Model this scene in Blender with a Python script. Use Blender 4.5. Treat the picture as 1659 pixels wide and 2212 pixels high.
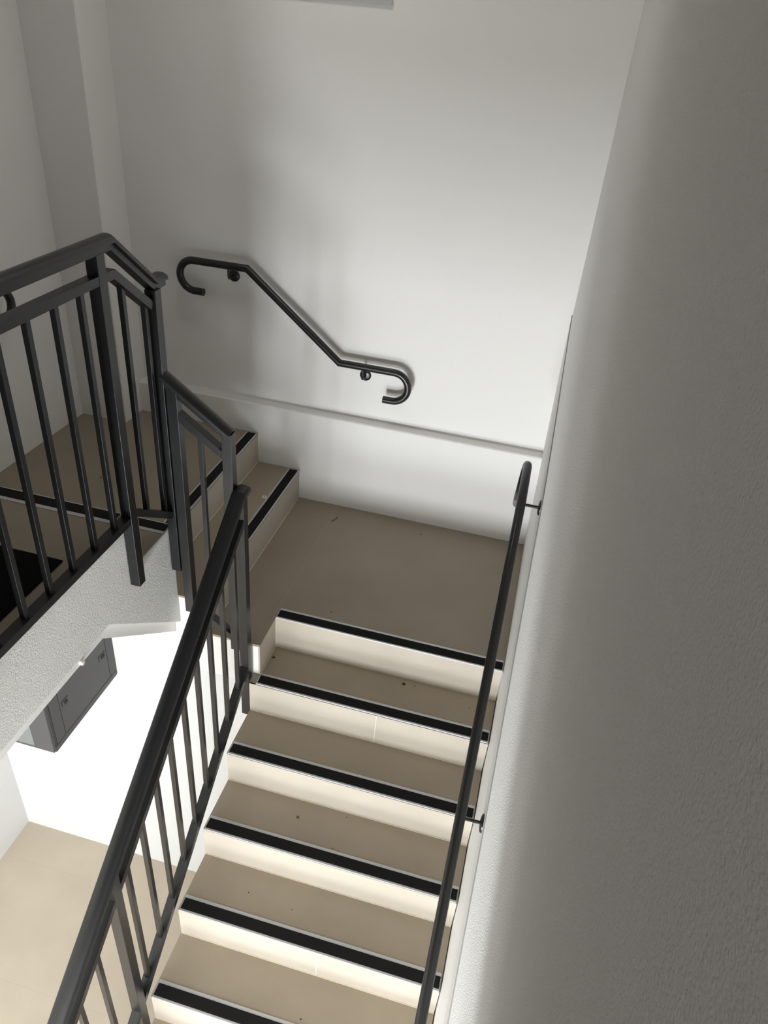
import bpy, bmesh, math, random
from mathutils import Vector, Matrix
random.seed(7)
C = bpy.context.scene
COL = C.collection
for o in list(bpy.data.objects):
    bpy.data.objects.remove(o)

# ---------------------------------------------------------------- camera
cam_data = bpy.data.cameras.new('camera')
cam = bpy.data.objects.new('camera', cam_data)
COL.objects.link(cam)
yaw, pit, rol = -0.194745, 0.589025, -0.097792
cy, sy, cp, sp = math.cos(yaw), math.sin(yaw), math.cos(pit), math.sin(pit)
fwd = Vector((sy*cp, cy*cp, -sp)); rgt = Vector((cy, -sy, 0)); dwn = fwd.cross(rgt)
r2 = rgt*math.cos(rol) + dwn*math.sin(rol); d2 = fwd.cross(r2)
M = Matrix.Identity(4)
for i in range(3):
    M[i][0] = r2[i]; M[i][1] = -d2[i]; M[i][2] = -fwd[i]
M[0][3], M[1][3], M[2][3] = -0.132714, -2.466336, 2.396501
cam.matrix_world = M
cam_data.sensor_fit = 'VERTICAL'; cam_data.sensor_height = 24.0
cam_data.lens = 1588.53 / 2212 * 24.0
cam_data.clip_start = 0.01
C.camera = cam

# ---------------------------------------------------------------- light
W = bpy.data.worlds.new('world'); C.world = W; W.use_nodes = True
W.node_tree.nodes['Background'].inputs[0].default_value = (0.80, 0.88, 1.0, 1)
W.node_tree.nodes['Background'].inputs[1].default_value = 0.6

def area(name, loc, rot, sx, sz, power, col):
    d = bpy.data.lights.new(name, 'AREA'); d.shape = 'RECTANGLE'
    d.size, d.size_y, d.energy, d.color = sx, sz, power, col
    o = bpy.data.objects.new(name, d); COL.objects.link(o)
    o.location = loc; o.rotation_euler = rot
    return o
# daylight through the tall window of the lower floor, under the slab the photographer stands on:
# bright sky in its upper part, sunlit paving outside in its lower part
area('window_sky', (-0.89, -4.72, -0.45), (math.radians(90), 0, 0), 1.02, 0.70, 150, (0.95, 0.98, 1.0))
area('window_ground', (-0.89, -4.72, -1.80), (math.radians(90), 0, 0), 1.02, 0.80, 88, (0.96, 0.985, 1.0))
# added fill beside the right wall behind the photographer; no window is built there
area('upper_fill_light', (-0.03, -3.55, 2.25), (math.radians(90), 0, math.radians(90)), 0.9, 1.1, 4.3, (0.98, 0.99, 1.0))
# added unseen fill lamp over the middle landing (its body is built further down)
area('ceiling_fill_light', (-1.30, 0.20, 3.29), (0, 0, 0), 0.36, 0.36, 3.9, (1.0, 0.97, 0.93))

vs = C.view_settings
vs.view_transform = 'Standard'; vs.look = 'None'; vs.exposure = 0.0; vs.gamma = 1.0
vs.use_curve_mapping = False

# ---------------------------------------------------------------- materials
def newmat(name):
    m = bpy.data.materials.new(name); m.use_nodes = True
    nt = m.node_tree; return m, nt, nt.nodes['Principled BSDF']
def N(nt, t, **kw):
    n = nt.nodes.new(t)
    for k, v in kw.items(): setattr(n, k, v)
    return n
def math_(nt, op, a, b=None, c=None):
    n = N(nt, 'ShaderNodeMath', operation=op)
    for i, v in enumerate((a, b, c)):
        if v is None: continue
        if isinstance(v, (int, float)): n.inputs[i].default_value = v
        else: nt.links.new(v, n.inputs[i])
    return n.outputs[0]

def plain(name, col, rough=0.6, metal=0.0, bump=0.0, bscale=80.0, var=0.0, spec=0.5):
    m, nt, b = newmat(name)
    b.inputs['Base Color'].default_value = (*col, 1); b.inputs['Roughness'].default_value = rough
    b.inputs['Metallic'].default_value = metal; b.inputs['Specular IOR Level'].default_value = spec
    co = N(nt, 'ShaderNodeTexCoord').outputs['Object']
    if var:
        n = N(nt, 'ShaderNodeTexNoise'); n.inputs['Scale'].default_value = 2.3; n.inputs['Detail'].default_value = 5
        nt.links.new(co, n.inputs['Vector'])
        mr = N(nt, 'ShaderNodeMapRange'); mr.inputs[3].default_value = 1 - var; mr.inputs[4].default_value = 1 + var
        nt.links.new(n.outputs[0], mr.inputs[0])
        hs = N(nt, 'ShaderNodeHueSaturation'); hs.inputs['Color'].default_value = (*col, 1)
        nt.links.new(mr.outputs[0], hs.inputs['Value']); nt.links.new(hs.outputs[0], b.inputs['Base Color'])
    if bump:
        n = N(nt, 'ShaderNodeTexNoise'); n.inputs['Scale'].default_value = bscale; n.inputs['Detail'].default_value = 4
        nt.links.new(co, n.inputs['Vector'])
        bp = N(nt, 'ShaderNodeBump'); bp.inputs['Strength'].default_value = 1.0; bp.inputs['Distance'].default_value = bump
        nt.links.new(n.outputs[0], bp.inputs['Height']); nt.links.new(bp.outputs[0], b.inputs['Normal'])
    return m

def rough_plaster(name, col, scale, dist, worm=True):
    m, nt, b = newmat(name)
    b.inputs['Base Color'].default_value = (*col, 1); b.inputs['Roughness'].default_value = 0.75
    b.inputs['Diffuse Roughness'].default_value = 0.5
    co = N(nt, 'ShaderNodeTexCoord').outputs['Object']
    n1 = N(nt, 'ShaderNodeTexNoise'); n1.inputs['Scale'].default_value = scale; n1.inputs['Detail'].default_value = 3
    n1.inputs['Distortion'].default_value = 1.6 if worm else 0.3
    n2 = N(nt, 'ShaderNodeTexVoronoi'); n2.inputs['Scale'].default_value = scale * 1.4
    nt.links.new(co, n1.inputs['Vector']); nt.links.new(co, n2.inputs['Vector'])
    a = math_(nt, 'ABSOLUTE', math_(nt, 'SUBTRACT', n1.outputs[0], 0.5))
    h = math_(nt, 'ADD', math_(nt, 'MULTIPLY', a, -2.2 if worm else -1.0), math_(nt, 'MULTIPLY', n2.outputs[0], 0.35))
    bp = N(nt, 'ShaderNodeBump'); bp.inputs['Strength'].default_value = 1.0; bp.inputs['Distance'].default_value = dist
    nt.links.new(h, bp.inputs['Height']); nt.links.new(bp.outputs[0], b.inputs['Normal'])
    return m

def tile(name, col, jx=None, jy=None, joint=(0.50, 0.45, 0.37), specks=True, jw=0.0012, rough=0.42):
    """stoneware tile with faint joints at the positions x=off+k*period, y=off+k*period (object space = place)"""
    m, nt, b = newmat(name)
    co = N(nt, 'ShaderNodeTexCoord').outputs['Object']
    sep = N(nt, 'ShaderNodeSeparateXYZ'); nt.links.new(co, sep.inputs[0])
    n = N(nt, 'ShaderNodeTexNoise'); n.inputs['Scale'].default_value = 3.1; n.inputs['Detail'].default_value = 7
    nt.links.new(co, n.inputs['Vector'])
    mr = N(nt, 'ShaderNodeMapRange'); mr.inputs[1].default_value = .3; mr.inputs[2].default_value = .7
    mr.inputs[3].default_value = 0.93; mr.inputs[4].default_value = 1.06
    nt.links.new(n.outputs[0], mr.inputs[0])
    hs = N(nt, 'ShaderNodeHueSaturation'); hs.inputs['Color'].default_value = (*col, 1)
    nt.links.new(mr.outputs[0], hs.inputs['Value'])
    out = hs.outputs[0]
    fac = None
    for ax, j in ((0, jx), (1, jy)):
        if j is None: continue
        off, per = j
        u = math_(nt, 'DIVIDE', math_(nt, 'SUBTRACT', sep.outputs[ax], off), per)
        d = math_(nt, 'MULTIPLY', math_(nt, 'ABSOLUTE', math_(nt, 'SUBTRACT', u, math_(nt, 'ROUND', u))), per)
        f = math_(nt, 'LESS_THAN', d, jw)
        fac = f if fac is None else math_(nt, 'MAXIMUM', fac, f)
    if fac is not None:
        mx = N(nt, 'ShaderNodeMix', data_type='RGBA'); nt.links.new(fac, mx.inputs[0])
        nt.links.new(out, mx.inputs[6]); mx.inputs[7].default_value = (*joint, 1); out = mx.outputs[2]
    if specks:
        v = N(nt, 'ShaderNodeTexVoronoi'); v.inputs['Scale'].default_value = 9.0
        nt.links.new(co, v.inputs['Vector'])
        sc = N(nt, 'ShaderNodeSeparateColor'); nt.links.new(v.outputs['Color'], sc.inputs[0])
        r_ = math_(nt, 'MULTIPLY', math_(nt, 'GREATER_THAN', sc.outputs[0], 0.72), math_(nt, 'MULTIPLY', sc.outputs[1], 0.032))
        f = math_(nt, 'MULTIPLY', math_(nt, 'LESS_THAN', v.outputs['Distance'], r_), 0.75)
        mx = N(nt, 'ShaderNodeMix', data_type='RGBA'); nt.links.new(f, mx.inputs[0])
        nt.links.new(out, mx.inputs[6]); mx.inputs[7].default_value = (0.09, 0.06, 0.035, 1); out = mx.outputs[2]
    nt.links.new(out, b.inputs['Base Color'])
    b.inputs['Roughness'].default_value = rough; b.inputs['Specular IOR Level'].default_value = 0.4
    return m

WHITE = (0.865, 0.855, 0.832)
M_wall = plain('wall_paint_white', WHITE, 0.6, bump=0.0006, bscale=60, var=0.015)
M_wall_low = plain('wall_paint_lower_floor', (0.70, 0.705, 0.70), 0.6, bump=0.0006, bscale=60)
M_crease_shade = plain('crease_shade_grey', (0.36, 0.355, 0.34), 0.8)  # grey standing in for the thin shadow along the right wall's crease
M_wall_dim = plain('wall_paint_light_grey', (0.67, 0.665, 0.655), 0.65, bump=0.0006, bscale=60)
M_wall_r = rough_plaster('wall_plaster_stippled', (0.88, 0.875, 0.855), 170, 0.004, False)
M_fascia = rough_plaster('fascia_plaster_stippled', (0.78, 0.775, 0.755), 80, 0.0026, True)
M_plaster = plain('plaster_white_patchy', (0.84, 0.83, 0.80), 0.7, bump=0.002, bscale=35, var=0.04)
TC = (0.365, 0.305, 0.232)  # one tile throughout; light and shade put into its separate base colours
RC = (0.475, 0.43, 0.362)  # same tile, lighter tone for the lit risers
M_tile = tile('tread_tile_beige', TC)
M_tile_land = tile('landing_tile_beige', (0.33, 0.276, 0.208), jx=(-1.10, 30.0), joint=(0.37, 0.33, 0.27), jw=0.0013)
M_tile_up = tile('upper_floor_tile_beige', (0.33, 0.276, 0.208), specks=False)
M_tile_low = tile('lower_floor_tile_beige', (0.56, 0.485, 0.385), jy=(-0.355, 0.64), joint=(0.50, 0.43, 0.34), specks=False)  # same tile, paler to hold the lower floor's brighter light
M_riser = tile('riser_tile_lit', RC, jx=(-0.511, 30.0), joint=(0.80, 0.76, 0.68), specks=False, jw=0.0010)
M_riser2 = tile('riser_tile_lit_whole', RC, specks=False)
M_grout = plain('grout_cream', (0.72, 0.62, 0.48), 0.8)
M_alu = plain('nosing_aluminium', (0.62, 0.62, 0.63), 0.38, metal=0.35)
def black_rubber():
    m, nt, b = newmat('nosing_black_grit')
    co = N(nt, 'ShaderNodeTexCoord').outputs['Object']
    v = N(nt, 'ShaderNodeTexVoronoi'); v.inputs['Scale'].default_value = 26.0
    nt.links.new(co, v.inputs['Vector'])
    sc = N(nt, 'ShaderNodeSeparateColor'); nt.links.new(v.outputs['Color'], sc.inputs[0])
    r_ = math_(nt, 'MULTIPLY', math_(nt, 'GREATER_THAN', sc.outputs[0], 0.8), math_(nt, 'MULTIPLY', sc.outputs[1], 0.055))
    f = math_(nt, 'LESS_THAN', v.outputs['Distance'], r_)
    mx = N(nt, 'ShaderNodeMix', data_type='RGBA'); nt.links.new(f, mx.inputs[0])
    mx.inputs[6].default_value = (0.009, 0.009, 0.009, 1); mx.inputs[7].default_value = (0.25, 0.24, 0.22, 1)
    nt.links.new(mx.outputs[2], b.inputs['Base Color'])
    b.inputs['Roughness'].default_value = 0.85; b.inputs['Specular IOR Level'].default_value = 0.25
    return m
M_black = black_rubber()
M_metal = plain('railing_black_paint', (0.009, 0.0095, 0.0105), 0.36, bump=0.0, spec=0.5)
M_tube = plain('handrail_black_gloss', (0.011, 0.011, 0.011), 0.3, spec=0.55)
M_cab = plain('cabinet_grey_paint', (0.062, 0.060, 0.062), 0.5)
M_gap = plain('cabinet_dark_seam', (0.012, 0.012, 0.012), 0.7)
M_glass = plain('cabinet_tinted_glass', (0.16, 0.175, 0.17), 0.12)
M_mat = plain('doormat_black_pile', (0.006, 0.006, 0.006), 0.95, bump=0.004, bscale=300, spec=0.1)
M_dirt = plain('dried_dirt_brown', (0.06, 0.04, 0.02), 0.9)
M_smudge = plain('dirt_smudge_brown', (0.15, 0.115, 0.08), 0.9)
M_white = plain('white_plastic', (0.80, 0.78, 0.72), 0.5)
M_rust = plain('screw_brass_brown', (0.20, 0.15, 0.09), 0.45, metal=0.6)
M_cable = plain('dado_light_grey', (0.55, 0.55, 0.55), 0.6)

# ---------------------------------------------------------------- mesh helpers
def obj(name, bm, mats, parent=None):
    bmesh.ops.recalc_face_normals(bm, faces=bm.faces)
    me = bpy.data.meshes.new(name); bm.to_mesh(me); bm.free()
    for m in (mats if isinstance(mats, (list, tuple)) else [mats]): me.materials.append(m)
    o = bpy.data.objects.new(name, me); COL.objects.link(o)
    if parent is not None:
        o.parent = parent
        o.matrix_parent_inverse = parent.matrix_world.inverted()
    return o
def smooth(o, ang=35):
    for p in o.data.polygons: p.use_smooth = True
    bm = bmesh.new(); bm.from_mesh(o.data)
    for e in bm.edges:
        if len(e.link_faces) == 2 and e.calc_face_angle(0) > math.radians(ang): e.smooth = False
    bm.to_mesh(o.data); bm.free(); return o
def box(bm, x0, x1, y0, y1, z0, z1, mi=0, bev=0.0):
    vs_ = [bm.verts.new((x, y, z)) for x in (x0, x1) for y in (y0, y1) for z in (z0, z1)]
    fs = []
    for q in ((0,1,3,2), (4,6,7,5), (0,4,5,1), (2,3,7,6), (0,2,6,4), (1,5,7,3)):
        f = bm.faces.new([vs_[i] for i in q]); f.material_index = mi; fs.append(f)
    if bev:
        es = list({e for f in fs for e in f.edges})
        bmesh.ops.bevel(bm, geom=es, offset=bev, segments=2, affect='EDGES', profile=0.5)
    return fs
def prism(bm, pts, axis, a0, a1, mi=0):
    """extrude a 2D polygon along axis: 'x' -> pts are (y,z); 'y' -> (x,z); 'z' -> (x,y)"""
    def P(p, a):
        return {'x': (a, p[0], p[1]), 'y': (p[0], a, p[1]), 'z': (p[0], p[1], a)}[axis]
    A = [bm.verts.new(P(p, a0)) for p in pts]; B = [bm.verts.new(P(p, a1)) for p in pts]
    fs = [bm.faces.new(A), bm.faces.new(B[::-1])]
    for i in range(len(pts)):
        j = (i + 1) % len(pts); fs.append(bm.faces.new((A[i], A[j], B[j], B[i])))
    for f in fs: f.material_index = mi
    return fs
def sweep(bm, path, prof, lat, mi=0):
    """profile (u lateral, v up) along a path lying in a vertical plane whose normal is lat; mitred joints"""
    path = [Vector(p) for p in path]; lat = Vector(lat).normalized(); rings = []
    n = len(path)
    for i, p in enumerate(path):
        ds = []
        if i > 0: ds.append((path[i] - path[i-1]).normalized())
        if i < n - 1: ds.append((path[i+1] - path[i]).normalized())
        ups = []
        for d in ds:
            u = lat.cross(d)
            if u.z < 0: u = -u
            ups.append(u.normalized())
        if len(ups) == 2:
            u = (ups[0] + ups[1]).normalized(); u = u / max(0.2, u.dot(ups[0]))
        else: u = ups[0]
        rings.append([bm.verts.new(p + lat*a + u*b) for a, b in prof])
    for i in range(n - 1):
        for k in range(len(prof)):
            k2 = (k + 1) % len(prof)
            f = bm.faces.new((rings[i][k], rings[i][k2], rings[i+1][k2], rings[i+1][k])); f.material_index = mi
    bm.faces.new(rings[0]).material_index = mi; bm.faces.new(rings[-1][::-1]).material_index = mi
def tube(bm, path, r, seg=20, mi=0):
    path = [Vector(p) for p in path]; n = len(path); rings = []
    nrm = None
    for i in range(n):
        a = (path[i] - path[i-1]).normalized() if i > 0 else None
        b = (path[i+1] - path[i]).normalized() if i < n - 1 else None
        t = (a + b).normalized() if a is not None and b is not None else (a if a is not None else b)
        sc = 1.0 / max(0.5, t.dot(a)) if a is not None and b is not None else 1.0
        if nrm is None:
            nrm = t.orthogonal().normalized()
        nrm = (nrm - t * nrm.dot(t)).normalized(); bi = t.cross(nrm)
        # stretch ring in the bend plane to keep a mitre round
        bend = None
        if a is not None and b is not None and (b - a).length > 1e-6: bend = (b - a).normalized()
        ring = []
        for k in range(seg):
            th = 2 * math.pi * k / seg
            v = (nrm * math.cos(th) + bi * math.sin(th)) * r
            if bend is not None:
                bb = (bend - t * bend.dot(t)).normalized()
                v = v + bb * v.dot(bb) * (sc - 1)
            ring.append(bm.verts.new(path[i] + v))
        rings.append(ring)
    for i in range(n - 1):
        for k in range(seg):
            k2 = (k + 1) % seg
            bm.faces.new((rings[i][k], rings[i][k2], rings[i+1][k2], rings[i+1][k])).material_index = mi
    bm.faces.new(rings[0]).material_index = mi; bm.faces.new(rings[-1][::-1]).material_index = mi
def cyl(bm, c, axis, r, h, seg=24, mi=0, dome=0.0):
    """disc/cylinder from c along axis; dome bulges its far end"""
    c = Vector(c); ax = Vector(axis).normalized(); n = ax.orthogonal().normalized(); b = ax.cross(n)
    prof = [(r, 0), (r, h)]
    if dome:
        for k in range(1, 6):
            t = k / 6 * math.pi / 2
            prof.append((r * math.cos(t), h + dome * math.sin(t)))
    rings = [[bm.verts.new(c + (n*math.cos(2*math.pi*k/seg) + b*math.sin(2*math.pi*k/seg))*pr + ax*ph) for k in range(seg)] for pr, ph in prof]
    for i in range(len(rings) - 1):
        for k in range(seg):
            k2 = (k + 1) % seg
            bm.faces.new((rings[i][k], rings[i][k2], rings[i+1][k2], rings[i+1][k])).material_index = mi
    bm.faces.new(rings[0]); bm.faces.new(rings[-1][::-1])
def thing(name, label, cat, loc=(0, 0, 0), group=None):
    o = bpy.data.objects.new(name, None); COL.objects.link(o); o.location = loc
    o.empty_display_size = 0.1
    o.matrix_world = Matrix.Translation(loc)
    o['label'] = label; o['category'] = cat
    if group: o['group'] = group
    return o
def tag(o, label, cat, group=None):
    o['label'] = label; o['category'] = cat
    if group: o['group'] = group
    return o
def struct(name, bm, mats, label=None, cat=None):
    o = obj(name, bm, mats); o['kind'] = 'structure'
    if label: o['label'] = label
    if cat: o['category'] = cat
    return o
def BM(): return bmesh.new()

# ---------------------------------------------------------------- dimensions
R = 0.1883; T = 0.26
XF = -1.4767                # face of the upper slab towards the stair well
YS = -0.2047                # front edge of landing tongue and of the slab end
YB = 1.0227; YU = 1.090     # back wall below / above the ledge
WL, WK = -1.0898, -1.1215   # left ends of the landing nosing and of the flight
X1, X2 = -1.3432, -1.5984   # nosings of the two left steps
ZL = -12 * R                # lower floor
ZU = 4 * R                  # upper floor
ZC = 3.35                   # ceiling
YF = -4.60                  # front wall
XLU, XLL = -2.600, -2.811   # left wall above / below
YW = -0.110                 # white wall of the lower floor

# ---------------------------------------------------------------- setting
bm = BM()
prism(bm, [(YB, -2.6), (YB, 0.5586-.006), (YB+.006, 0.5586), (YU-.004, 0.5586), (YU, 0.5586+.006), (YU, ZC), (1.35, ZC), (1.35, -2.6)], 'x', -3.0, 0.30)
struct('wall_back', bm, M_wall, 'white back wall with a shallow grey ledge, long handrail shadow on it', 'wall')
bm = BM(); box(bm, XLU - .02, -2.3218, 0.8538, YU + .03, 2*R - .02, ZC, bev=0.003)
struct('trim_1', bm, M_wall, 'white square pier in the back left corner', 'pier')
bm = BM(); box(bm, XLU - .30, XLU, YF, 1.2, ZU - 0.38, ZC)
struct('wall_left', bm, M_wall, 'white upper wall at the far left behind the balustrade', 'wall')
bm = BM()
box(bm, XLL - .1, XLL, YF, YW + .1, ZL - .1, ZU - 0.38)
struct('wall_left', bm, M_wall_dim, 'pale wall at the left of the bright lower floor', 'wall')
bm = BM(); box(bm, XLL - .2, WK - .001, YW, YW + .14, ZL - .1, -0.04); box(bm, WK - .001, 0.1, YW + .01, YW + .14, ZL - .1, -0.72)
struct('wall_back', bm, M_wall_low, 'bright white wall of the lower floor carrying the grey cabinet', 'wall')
# right wall: smooth recessed band below a raking crease, stippled plaster above
bm = BM(); ys = [1.2 - 0.24 * i for i in range(25)]; rings = []
for y in ys:
    xu = -0.004 - 0.0128 * y + 0.0012*math.sin(y*5.1); zc = 0.90 + (0.7243 if y < 0 else 0.37) * y; zn = min(-0.02, 0.7243 * y) + 0.03
    zn = min(zn, zc - 0.3)
    top = max(zc + 0.1, ZC)
    sec = [(.30, ZL - 1.5), (.0005, ZL - 1.5), (.0005, zn), (xu - .0045, zc - .004), (xu - .0038, zc - .001), (xu - .0004, zc), (xu, zc + .002), (xu, top), (.30, top)]
    rings.append([bm.verts.new((x, y, z)) for x, z in sec])
for a, b in zip(rings, rings[1:]):
    for k in range(len(a)):
        k2 = (k + 1) % len(a)
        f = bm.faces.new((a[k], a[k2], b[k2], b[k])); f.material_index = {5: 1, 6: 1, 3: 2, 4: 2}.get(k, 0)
bm.faces.new(rings[0]); bm.faces.new(rings[-1][::-1])
struct('wall_right', bm, [M_wall, M_wall_r, M_crease_shade], 'long stippled off-white wall along the right of the stairs', 'wall')
bm = BM()
def wall_with_holes(bm, x0, x1, z0, z1, holes, y0, y1):
    xs = sorted({x0, x1, *[h[0] for h in holes], *[h[1] for h in holes]}); zs = sorted({z0, z1, *[h[2] for h in holes], *[h[3] for h in holes]})
    for a, b in zip(xs, xs[1:]):
        for c, d in zip(zs, zs[1:]):
            if any(h[0] <= a and b <= h[1] and h[2] <= c and d <= h[3] for h in holes): continue
            box(bm, a, b, y0, y1, c, d)
wall_with_holes(bm, -3.05, 0.06, ZL - .1, ZC, [(-1.42, -0.36, -2.22, -0.08)], YF - .10, YF)
struct('wall_front', bm, M_wall)
for k, (a, b, c, d) in enumerate([(-1.42, -0.36, -2.22, -0.08)]):
    bm = BM()
    for (p, q, s, t) in ((a, a+.03, c, d), (b-.03, b, c, d), (a+.03, b-.03, c, c+.03), (a+.03, b-.03, d-.03, d)): box(bm, p, q, YF - .07, YF - .03, s, t)
    struct('window_%d' % (k + 1), bm, M_white)
bm = BM(); box(bm, -3.05, 0.15, YF - .1, 1.35, ZC, ZC + .1); struct('ceiling', bm, M_wall)
bm = BM(); box(bm, XLL - .1, 0.0, YF, YW + .05, ZL - .1, ZL)
struct('floor', bm, M_tile_low, 'bright beige tiled floor of the level below', 'floor')

# upper slab (the landing floor the photographer stands on): cladding, recessed core, tiles
GE = -2.38                  # slab edge across the lower flight, behind the frame
bm = BM()
clad = [(YS, 3*R - .012), (-0.4356, 3*R - .012), (-0.4356, ZU - .012), (YF, ZU - .012), (YF, 0.447), (-0.705, 0.447), (-0.215, 0.037), (YS, 0.030)]
prism(bm, clad, 'x', XF - 0.028, XF, 0)
core = [(YS + .0005, 3*R - .013), (-0.4351, 3*R - .013), (-0.4351, ZU - .013), (YF, ZU - .013), (YF, 0.377), (-0.717, 0.377), (YS + .0005, -0.041)]
prism(bm, core, 'x', XLU, XF - 0.0285, 1)
box(bm, XF, 0.0, YF, GE, 0.447, ZU - .012, 1)
box(bm, XF - .006, XF, GE, -0.4360, ZU - .0125, ZU - .0005, 0); box(bm, XF - .006, XF, -0.4356, YS, 3*R - .0125, 3*R - .0005, 0)
slab = struct('floor', bm, [M_fascia, M_wall], 'raised stippled slab edge under the upper balustrade', 'floor slab')
bm = BM()
box(bm, XLU, XF - .006, YF, -0.4356, ZU - .012, ZU); box(bm, XF + .001, 0.0, YF, GE - .001, ZU - .012, ZU)
struct('floor', bm, M_tile_up, 'dim beige tiled upper floor with the black mat', 'floor')

# mid landing (level 0)
bm = BM()
box(bm, X1 - .02, 0.0, -0.0037 + .001, YB, -0.012, 0.0, 0); box(bm, X1 - .02, WL, YS, -0.0037 + .001, -0.012, 0.0, 0)
box(bm, X1 - .3, 0.0, 0.012, YB, -0.26, -0.012, 1); box(bm, X1 - .3, WL - .008, YS + .004, 0.012, -0.26, -0.012, 1)
box(bm, WL - .008, WL, YS, -0.0037, -R, -0.012, 2)
struct('floor', bm, [M_tile_land, M_plaster, M_riser2], 'middle landing in beige tiles below the back wall ledge', 'landing')
# upper landing (level 2R) at the left
bm = BM()
box(bm, XLU, X2 - T, YS, YB, 2*R - .012, 2*R, 0); box(bm, XLU, X2 - .02, YS + .004, YB, 0.0, 2*R - .012, 1)
struct('floor', bm, [M_tile_up, M_plaster], 'dark corner landing behind the balustrade at left', 'landing')

# ---------------------------------------------------------------- stairs
def nosing(parent, axis, e, s, a0, a1, z, depth=0.066, front=0.004, blk=(0.006, 0.052), lip=0.0035):
    """aluminium nosing with black insert. axis 'x': the nosing runs along x, its edge at y=e, tread towards s*y"""
    bm = BM(); bi = BM()
    lo, hi = sorted((e - s*0.0015, e + s*depth)); b0, b1 = sorted((e + s*blk[0], e + s*blk[1]))
    l0, l1 = sorted((e - s*0.0025, e + s*0.004))
    if axis == 'x':
        box(bm, a0, a1, lo, hi, z, z + .0025); box(bm, a0, a1, l0, l1, z - lip, z + .003)
        box(bi, a0 + .004, a1 - .002, b0, b1, z + .0024, z + .0045)
    else:
        box(bm, lo, hi, a0, a1, z, z + .0025); box(bm, l0, l1, a0, a1, z - lip, z + .003)
        box(bi, b0, b1, a0 + .002, a1 - .006, z + .0024, z + .0045)
    n = obj('nosing_profile', bm, M_alu, parent)
    g = obj('grip_strip', bi, M_black, n); g['label'] = 'black anti-slip strip with fine grit'
    return n

st = thing('staircase', 'lower flight of beige tiled steps with black anti-slip nosings', 'staircase', (-0.56, -1.6, ZL))
for k in range(0, 12):
    y0 = -k*T if k else -0.0037; z = -k*R
    rm = M_riser if k in (1, 4, 7, 10) else M_riser2
    bm = BM(); xl = WK
    yn = -(k - 1)*T if k > 1 else -0.0037
    # riser below the nosing k, tread k
    box(bm, (WL if k == 0 else xl), -0.0045, y0, y0 + .010, z - R + .0005, z - .0005, 1)
    if k:
        if k == 1:
            box(bm, xl, -0.0045, y0, YS - .001, z - .010, z, 0); box(bm, WL + .001, -0.0045, YS - .001, yn - .0005, z - .010, z, 0)
        else: box(bm, xl, -0.0045, y0, yn - .0005, z - .010, z, 0)
    # pale grout bead where the riser meets the tread below
    if k < 11:
        gx = WL if k == 0 else xl
        box(bm, gx + .002, -0.004, y0 - .0035, y0 + .001, z - R, z - R + .0022, 2)
    if k == 0: box(bm, WL, WL + .0025, y0 - .0025, y0 + .001, z - R, z - .002, 2); box(bm, WL - .001, WL + .0025, YS, y0, -R, -R + .0022, 2)
    s = obj('step', bm, [M_tile, rm, M_grout], st)
    nx0 = {0: WL + .001, 1: WL + .002}.get(k, WK + .004)
    nosing(s, 'x', y0, 1, nx0, -0.0075 if k else -0.005, z)
pts = [0]
for k in range(1, 12):
    pts += [(-k*T + .0095, -k*R - .0105)]
    pts += [(-k*T + .0095, -(k+1)*R - .0105)]
pts = [(0.010, -R - .0105)] + pts[1:]
pts += [(-11*T + .0095, ZL + .001), (-2.35, ZL + .001), (0.010, -0.55)]
bm = BM(); prism(bm, pts, 'x', WK + .0005, -0.003)
obj('stair_slab', bm, M_plaster, st)

st2 = thing('staircase', 'two short beige steps climbing left from the middle landing', 'staircase', (-1.45, 0.4, 0.0))
for i, (x, z) in enumerate(((X1, R), (X2, 2*R))):
    bm = BM()
    box(bm, x - .010, x, YS, YB, z - R + .0005, z - .0005, 1)
    xl = X2 + .0005 if i == 0 else X2 - T
    box(bm, xl, x, YS, YB, z - .010, z, 0)
    box(bm, x - .001, x + .003, YS + .01, YB - .002, z - R, z - R + .0022, 2)
    s = obj('step', bm, [M_tile_up if i else M_tile, M_riser2, M_grout], st2)
    nosing(s, 'y', x, -1, YS + .003, YB - .012, z, depth=0.062, blk=(0.005, 0.052))
bm = BM(); box(bm, X2 - .2, X1 - .0205, YS + .004, YB, -0.0119, R - .0105); box(bm, X2 - .25, X2 - .0105, YS + .004, YB, R - .0105, 2*R - .0105)
obj('stair_slab', bm, M_plaster, st2)

st3 = thing('staircase', 'last two dim steps up to the upper floor, seen through the balustrade', 'staircase', (-1.9, -0.33, 2*R))
for i, (y, z, xe) in enumerate(((YS + .006, 3*R, -1.482), (-0.4356 + .003, 4*R, -1.546))):
    bm = BM()
    box(bm, XLU, XF, y - .010, y, z - R + .0005, z - .0005, 1)
    if i == 0: box(bm, XLU, XF - .006, -0.4340, y, z - .0115, z, 0)
    else: box(bm, XLU, XF - .006, -0.4356 + .0003, y, z - .0115, z, 0)
    s = obj('step', bm, [M_tile_up, M_riser2], st3)
    nosing(s, 'x', y, -1, XLU + .01, xe, z, depth=0.070, blk=(0.004, 0.052))

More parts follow.
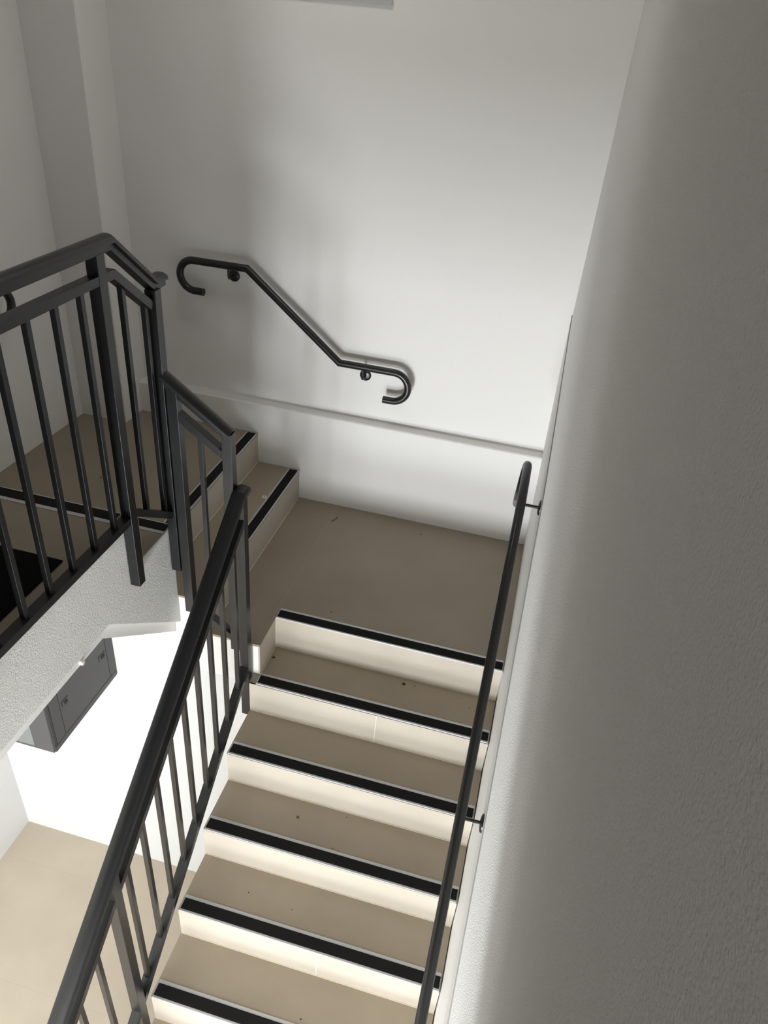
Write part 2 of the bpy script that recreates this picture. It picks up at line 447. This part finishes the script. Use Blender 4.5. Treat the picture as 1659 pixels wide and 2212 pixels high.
# ---------------------------------------------------------------- balustrades
HR = [(-.0188, -.044), (.0188, -.044), (.0188, -.022), (.030, -.022), (.030, -.016)]
for k in range(1, 10):
    a = math.pi * k / 10; HR.append((.030*math.cos(a), -.016 + .016*math.sin(a)))
HR += [(-.030, -.016), (-.030, -.022), (-.0188, -.022)]          # v=0 is the crown of the rail
FL = [(-.0188, -.028), (.0188, -.028), (.0188, 0), (-.0188, 0)]      # flat 40x28 bar, v=0 top
XR = XF + .022
P = 0.04
def post(parent, x0, y0, z0, z1, w=P):
    bm = BM(); box(bm, x0, x0 + w, y0, y0 + w, z0, z1, bev=0.001); return obj('post', bm, M_metal, parent)
def baluster(parent, x, y, z0, z1, w=.018):
    bm = BM(); box(bm, x - w/2, x + w/2, y - w/2, y + w/2, z0, z1, bev=0.0006); return obj('baluster', bm, M_metal, parent)
def bar(name, parent, path, prof, lat, m=None):
    bm = BM(); sweep(bm, path, prof, lat); o = obj(name, bm, m or M_metal, parent); return smooth(o, 30)

# upper balustrade along the slab edge, with a short raking bay over the last step
b1 = thing('balustrade', 'upper black metal balustrade with level rail on the slab edge', 'railing', (XR, -1.5, ZU))
bar('handrail', b1, [(XR, -3.9, 1.800), (XR, -0.445, 1.800), (XR, -0.212, 1.612), (XR, -0.155, 1.612)], HR, (1, 0, 0))
bar('mid_rail', b1, [(XR, -3.9, 1.697), (XR, -0.540, 1.697)], FL, (1, 0, 0))
bar('mid_rail', b1, [(XR, -0.500, 1.697), (XR, -0.450, 1.697), (XR, -0.245, 1.535)], FL, (1, 0, 0))
bar('bottom_rail', b1, [(XR, -3.9, 0.832), (XR, -0.540, 0.832)], FL, (1, 0, 0))
bar('bottom_rail', b1, [(XR, -0.500, 0.846), (XR, -0.240, 0.668)], FL, (1, 0, 0))
post(b1, XR - .02, -0.540, 0.510, 1.758)
pb = post(b1, XR - .014, -0.245, 0.365, 1.572)
post(b1, XR - .02, -1.72, 0.510, 1.758); post(b1, XR - .02, -2.90, 0.510, 1.758)
yv = -0.617
for i in range(27):
    y = yv - 0.1225*i
    if min(abs(y + 1.70), abs(y + 2.88)) < 0.045: continue
    baluster(b1, XR, y, 0.831, 1.670)
for y, zb, zt in ((-0.404, 0.780, 1.640), (-0.279, 0.694, 1.542)):
    baluster(b1, XR, y, zb, zt)

# short raking balustrade beside the two steps
YC = -0.225
b2 = thing('balustrade', 'short black raking balustrade beside the two left steps', 'railing', (-1.3, YC, 0.0))
bar('handrail', b2, [(-1.4275, YC, 1.2737), (-1.1715, YC, 1.085)], HR, (0, 1, 0))
bar('mid_rail', b2, [(-1.40, YC, 1.138), (-1.19, YC, 0.984)], FL, (0, 1, 0))
bar('bottom_rail', b2, [(-1.40, YC, 0.206), (-1.19, YC, 0.052)], FL, (0, 1, 0))
post(b2, -1.4215, -0.245, 0.143, 1.235)
post(b2, -1.2115, -0.245, -0.022, 1.075)
baluster(b2, -1.305, YC, 0.120, 1.055)
bm = BM(); cyl(bm, (-1.3815, YC, 1.180), (1, 0, 0), 0.008, 0.004, 12); obj('bolt', bm, M_metal, b2)

# lower flight balustrade
XN = -1.1425
b3 = thing('balustrade', 'long black balustrade running down beside the lower flight', 'railing', (XN, -1.6, ZL))
hz = lambda y: 1.040 + 0.735*y
bar('handrail', b3, [(XN, -3.25, hz(-3.25)), (XN, -0.262, hz(-0.262)), (XN, -0.205, hz(-0.262))], HR, (1, 0, 0))
bar('mid_rail', b3, [(XN, -3.20, hz(-3.2) - .128), (XN, -0.245, hz(-.245) - .128)], FL, (1, 0, 0))
bz = lambda y: 0.098 + 0.742*y
bar('bottom_rail', b3, [(XN, -3.10, bz(-3.10)), (XN, -0.245, bz(-.245))], FL, (1, 0, 0))
post(b3, XN - .02, -0.262, -0.415, hz(-.245) - .040)
post(b3, XN - .02, -1.373, -1.25, hz(-1.353) - .035)
post(b3, XN - .02, -2.500, -2.05, hz(-2.48) - .035)
ys_ = [-0.334 - 0.1168*i for i in range(9)] + [-1.490 - 0.1168*i for i in range(9)] + [-2.59 - .1168*i for i in range(5)]
for y in ys_: baluster(b3, XN, y, bz(y) - .012, hz(y) - .128 - .012)

# ---------------------------------------------------------------- wall handrails
def arc(c, r, a0, a1, n, ax1, ax2):
    return [Vector(c) + Vector(ax1)*r*math.cos(a0 + (a1-a0)*i/n) + Vector(ax2)*r*math.sin(a0 + (a1-a0)*i/n) for i in range(n + 1)]
def bracket(parent, disc, nrm, rail, rr=0.019):
    """round rosette on the wall, rod out from it and up to the underside of the tube"""
    d = Vector(disc); n = Vector(nrm).normalized(); rl = Vector(rail)
    bm = BM(); cyl(bm, d - n*.004, n, 0.031, 0.008, 28, dome=0.008)
    ro = obj('rosette', bm, M_tube, parent); smooth(ro, 50)
    out = (rl - d).dot(n)
    foot = d + n*out
    path = [d, d + n*(out - .014), d + n*(out - .004) + Vector((0, 0, .004)), foot + Vector((0, 0, .016)), Vector((foot.x, foot.y, rl.z - rr*.5))]
    side = rl - Vector((foot.x, foot.y, rl.z))
    path[-1] = path[-1] + Vector((side.x, side.y, 0))
    bm = BM(); tube(bm, path, 0.006, 10)
    return smooth(obj('bracket_arm', bm, M_tube, parent), 50)

YH = 1.02; rt = 0.019
h1 = thing('wall_handrail', 'black tubular handrail with hooked ends on the back wall', 'handrail', (-1.4, YH, 0.7))
pth = [(-1.884, YH, 1.142)] + arc((-1.934, YH, 1.220), 0.078, -math.pi/2, -3*math.pi/2, 18, (1, 0, 0), (0, 0, 1)) + \
      [(-1.640, YH, 1.299), (-1.134, YH, 0.887)] + arc((-0.838, YH, 0.807), 0.080, math.pi/2, -math.pi/2, 18, (1, 0, 0), (0, 0, 1)) + [(-0.886, YH, 0.727)]
pth[1] = Vector((-1.934, YH, 1.142))
bm = BM(); tube(bm, pth, rt, 24); smooth(obj('rail', bm, M_tube, h1), 40)
bracket(h1, (-1.742, YU, 1.232), (0, -1, 0), (-1.742, YH, 1.299)); bracket(h1, (-1.006, YU, 0.815), (0, -1, 0), (-1.006, YH, 0.887))

h2 = thing('wall_handrail', 'long black tube handrail following the right wall down the flight', 'handrail', (-0.08, -1.2, -0.4))
rx = lambda y: -0.084 - 0.0095*(y) if y > -0.2 else -0.0825 + 0.0095*(-0.2 - y)
zr = 0.905
pts2 = []
cyy, rk = 0.262, 0.075
top = [Vector((-0.0855, 0.0 - .0, zr)), Vector((-0.0860, cyy, zr))]
hook = arc((-0.0862, cyy, zr - rk), rk, math.pi/2, -math.pi/2, 18, (0, 1, 0), (0, 0, 1)) + [Vector((-0.0850, cyy - .055, zr - 2*rk))]
for i_, v_ in enumerate(hook): v_.x -= 0.012 * i_ / (len(hook) - 1)
low = [Vector((-0.0855 + 0.0105*t, -t, zr - 0.7243*t)) for t in (3.0, 2.4, 1.8, 1.4, 1.0, 0.6, 0.3)]
bm = BM(); tube(bm, low + [top[0]] + hook, rt - .001, 24); smooth(obj('rail', bm, M_tube, h2), 40)
bracket(h2, (-0.0065, 0.045, 0.858), (-1, 0, 0), (-0.0855, 0.045, zr), rt)
bracket(h2, (0.0045, -0.905, 0.168), (-1, 0, 0), (-0.076, -0.905, zr - .7243*.905), rt)
bracket(h2, (0.017, -1.95, -0.575), (-1, 0, 0), (-0.064, -1.95, zr - .7243*1.95), rt)

h3 = thing('wall_handrail', 'hooked end of a black handrail on the far left wall', 'handrail', (-2.53, -0.3, 1.0))
X3 = -2.53; c3 = (X3, 0.300, 1.175)
pth = [(X3, 0.245, 1.175 - .075)] + arc(c3, 0.075, -math.pi/2, math.pi/2, 18, (0, 1, 0), (0, 0, 1)) + [(X3, -0.02, 1.250), (X3, -0.60, 1.67), (X3, -2.2, 1.67)]
bm = BM(); tube(bm, pth, rt, 24); smooth(obj('rail', bm, M_tube, h3), 40)
bracket(h3, (XLU, 0.10, 1.19), (1, 0, 0), (X3, 0.10, 1.250)); bracket(h3, (XLU, -1.2, 1.61), (1, 0, 0), (X3, -1.2, 1.67))

# ---------------------------------------------------------------- cabinet on the lower wall
cab = thing('wall_cabinet', 'dark grey wall cabinet with latched side panel below the slab', 'cabinet', (-2.22, -0.36, -0.56))
cx1 = -1.928; cx0 = cx1 - .58; cz0, cz1 = -0.560, 0.02; cyf, cyb = -0.632, YW
bm = BM(); box(bm, cx0 + .004, cx1 - .004, cyf + .006, cyb, cz0 + .004, cz1 - .002); box(bm, cx0, cx1, cyf, cyb, cz0, cz0 + .040, bev=0.006); box(bm, cx0, cx1, cyf, cyb, cz1 - .04, cz1, bev=0.006)
box(bm, cx1 - .020, cx1 - .0005, -0.612, -0.553, cz0 + .043, cz1 - .043); box(bm, cx1 - .020, cx1 - .0005, -0.168, cyb, cz0 + .043, cz1 - .043)
obj('body', bm, M_cab, cab)
bm = BM(); box(bm, cx1 - .0035, cx1 - .0028, -0.6135, cyb, cz0 + .040, cz1 - .04); obj('seam', bm, M_gap, cab)
bm = BM(); box(bm, cx1 - .010, cx1, -0.549, -0.171, cz0 + .044, cz1 - .044, bev=0.001); sp_ = obj('side_panel', bm, M_cab, cab)
for (ya, yb_) in ((-0.489, -0.537), (-0.182, -0.234)):
    bm = BM()
    box(bm, cx1 - .001, cx1 + .0012, yb_, ya, -0.324, -0.321); box(bm, cx1 - .001, cx1 + .0012, yb_, yb_ + .003, -0.352, -0.321)
    box(bm, cx1 - .001, cx1 + .003, yb_ + .020, ya - .008, -0.352, -0.335)
    obj('latch', bm, M_gap, sp_)
bm = BM(); box(bm, cx0 + .01, cx1 - .001, cyf - .014, cyf + .004, cz0 + .012, cz1 - .012, bev=0.003); dr = obj('door', bm, M_cab, cab)
bm = BM(); box(bm, cx0 + .10, cx1 - .10, cyf - .0155, cyf - .013, cz0 + .030, cz1 - .05); g = obj('glass_pane', bm, M_glass, dr); g['label'] = 'pale tinted glass pane in the cabinet door'

# ---------------------------------------------------------------- small things
bm = BM(); box(bm, -2.42, -1.578, -1.40, -0.755, ZU, ZU + .006, bev=0.002)
tag(obj('doormat', bm, M_mat), 'black doormat on the upper floor behind the balusters', 'doormat')
bm = BM(); cyl(bm, (XF - .0285, -0.857, 0.388), (1, 0, 0), 0.010, 0.010, 20, dome=0.004)
o = smooth(obj('cap', bm, M_white, slab)); o['label'] = 'small white round cap near the lower edge'
bm = BM(); box(bm, -1.75, -1.005, YU - .016, YU, 2.442, 2.470, bev=0.002)
tag(obj('cable_trunking', bm, M_cable), 'thin pale horizontal strip high on the back wall', 'trunking')
# tag left on the tread
bm = BM(); box(bm, -.011, .011, -.014, .014, 0, .004, bev=0.001)
tg = obj('plastic_clip', bm, M_white); tg.location = (-1.420, 0.675, R + .0005); tg.rotation_euler = (0, 0, 0.25)
tag(tg, 'small white plastic clip lying behind the nosing of the lower left step', 'clip')
bm = BM(); cyl(bm, (0, 0, .004), (0, 0, 1), 0.0035, 0.0006, 12); o = obj('screw_hole', bm, M_gap); o.parent = tg
# screw on the landing
sc = thing('screw', 'short brown screw lying on the middle landing near the back wall', 'screw', (-1.075, 0.871, 0.0))
bm = BM(); a = Vector((-1.084, 0.850, .004)); b = Vector((-1.066, 0.892, .004)); tube(bm, [a, b], 0.0022, 10); obj('shank', bm, M_rust, sc)
bm = BM(); cyl(bm, b, (b - a), 0.0048, 0.003, 14); obj('head', bm, M_rust, sc)
def crumb(x, y, z, r, label, name='dirt_crumb', flat=0.45, mat=None):
    bm = BM()
    for q in range(3 if r > .006 else 1):
        g_ = bmesh.ops.create_icosphere(bm, subdivisions=2, radius=r*(1 if q == 0 else .55))
        off = Vector((0, 0, 0)) if q == 0 else Vector((random.uniform(-r, r), random.uniform(-r, r), 0))
        for v in g_['verts']:
            v.co *= random.uniform(.75, 1.15); v.co.z = abs(v.co.z)*flat; v.co += off
    o = obj(name, bm, mat or M_dirt); o.location = (x, y, z); tag(o, label, 'dirt', 'dirt crumbs on the stairs'); return o
crumb(-0.436, -0.046, -R, .0085, 'largest brown dirt crumb on the first tread below the landing')
crumb(-0.383, -0.040, -R, .0035, 'tiny dirt crumb just right of the largest crumb')
crumb(-1.072, -0.079, -R, .0070, 'dark crumb in the left corner of the first tread below the landing')
crumb(-0.575, 0.910, 0.0, .0042, 'dark crumb on the landing near the back wall')
crumb(-0.852, 0.119, 0.0, .0035, 'dark crumb on the landing just behind its black nosing')
crumb(-0.516, -0.712 - .50, -5*R, .0040, 'dark crumb on the tread at the bottom middle of the photo')
crumb(-0.753, -0.609, -3*R, .0075, 'flat brown smudge of dirt on the third tread down', flat=0.12, mat=M_smudge)
crumb(-2.133, 0.284, 2*R, .0060, 'thin dark scrap on the dark corner landing', flat=0.2)


crumb(-0.083, 0.0 - .13, -R, .0030, 'small crumb on the first tread beside the right wall')
crumb(-0.115, 0.0 - .09, -R, .0024, 'specks of dirt near the right end of the first tread')
crumb(-0.545, 0.020 - 3*T + .215, -3*R, .0026, 'tiny crumb by the riser at the back of the third tread')
crumb(-0.870, -4*T + .15, -4*R - .0, .0028, 'dark fleck at the left of the fourth tread down')
crumb(-0.560, -3*T + .075, -3*R, .0030, 'crumb lying just behind the third black nosing')
crumb(-0.535, -3*T + .072, -3*R, .0024, 'smaller crumb right beside the crumb behind the third black nosing')

# added body for the fill light (above the frame, over the middle landing)
lp = thing('fill_lamp', 'flat round white body of the added fill lamp over the middle landing', 'lamp', (-1.30, 0.20, ZC))
bm = BM(); cyl(bm, (-1.30, 0.20, ZC), (0, 0, -1), 0.24, 0.03, 40); obj('base', bm, M_white, lp)
M_fill = plain('fill_diffuser_lit', (0.9, 0.88, 0.82), 0.5)
M_fill.node_tree.nodes['Principled BSDF'].inputs['Emission Color'].default_value = (1.0, 0.97, 0.92, 1)
M_fill.node_tree.nodes['Principled BSDF'].inputs['Emission Strength'].default_value = 1.0
bm = BM(); cyl(bm, (-1.30, 0.20, ZC - .03), (0, 0, -1), 0.22, 0.006, 40); obj('diffuser', bm, M_fill, lp)
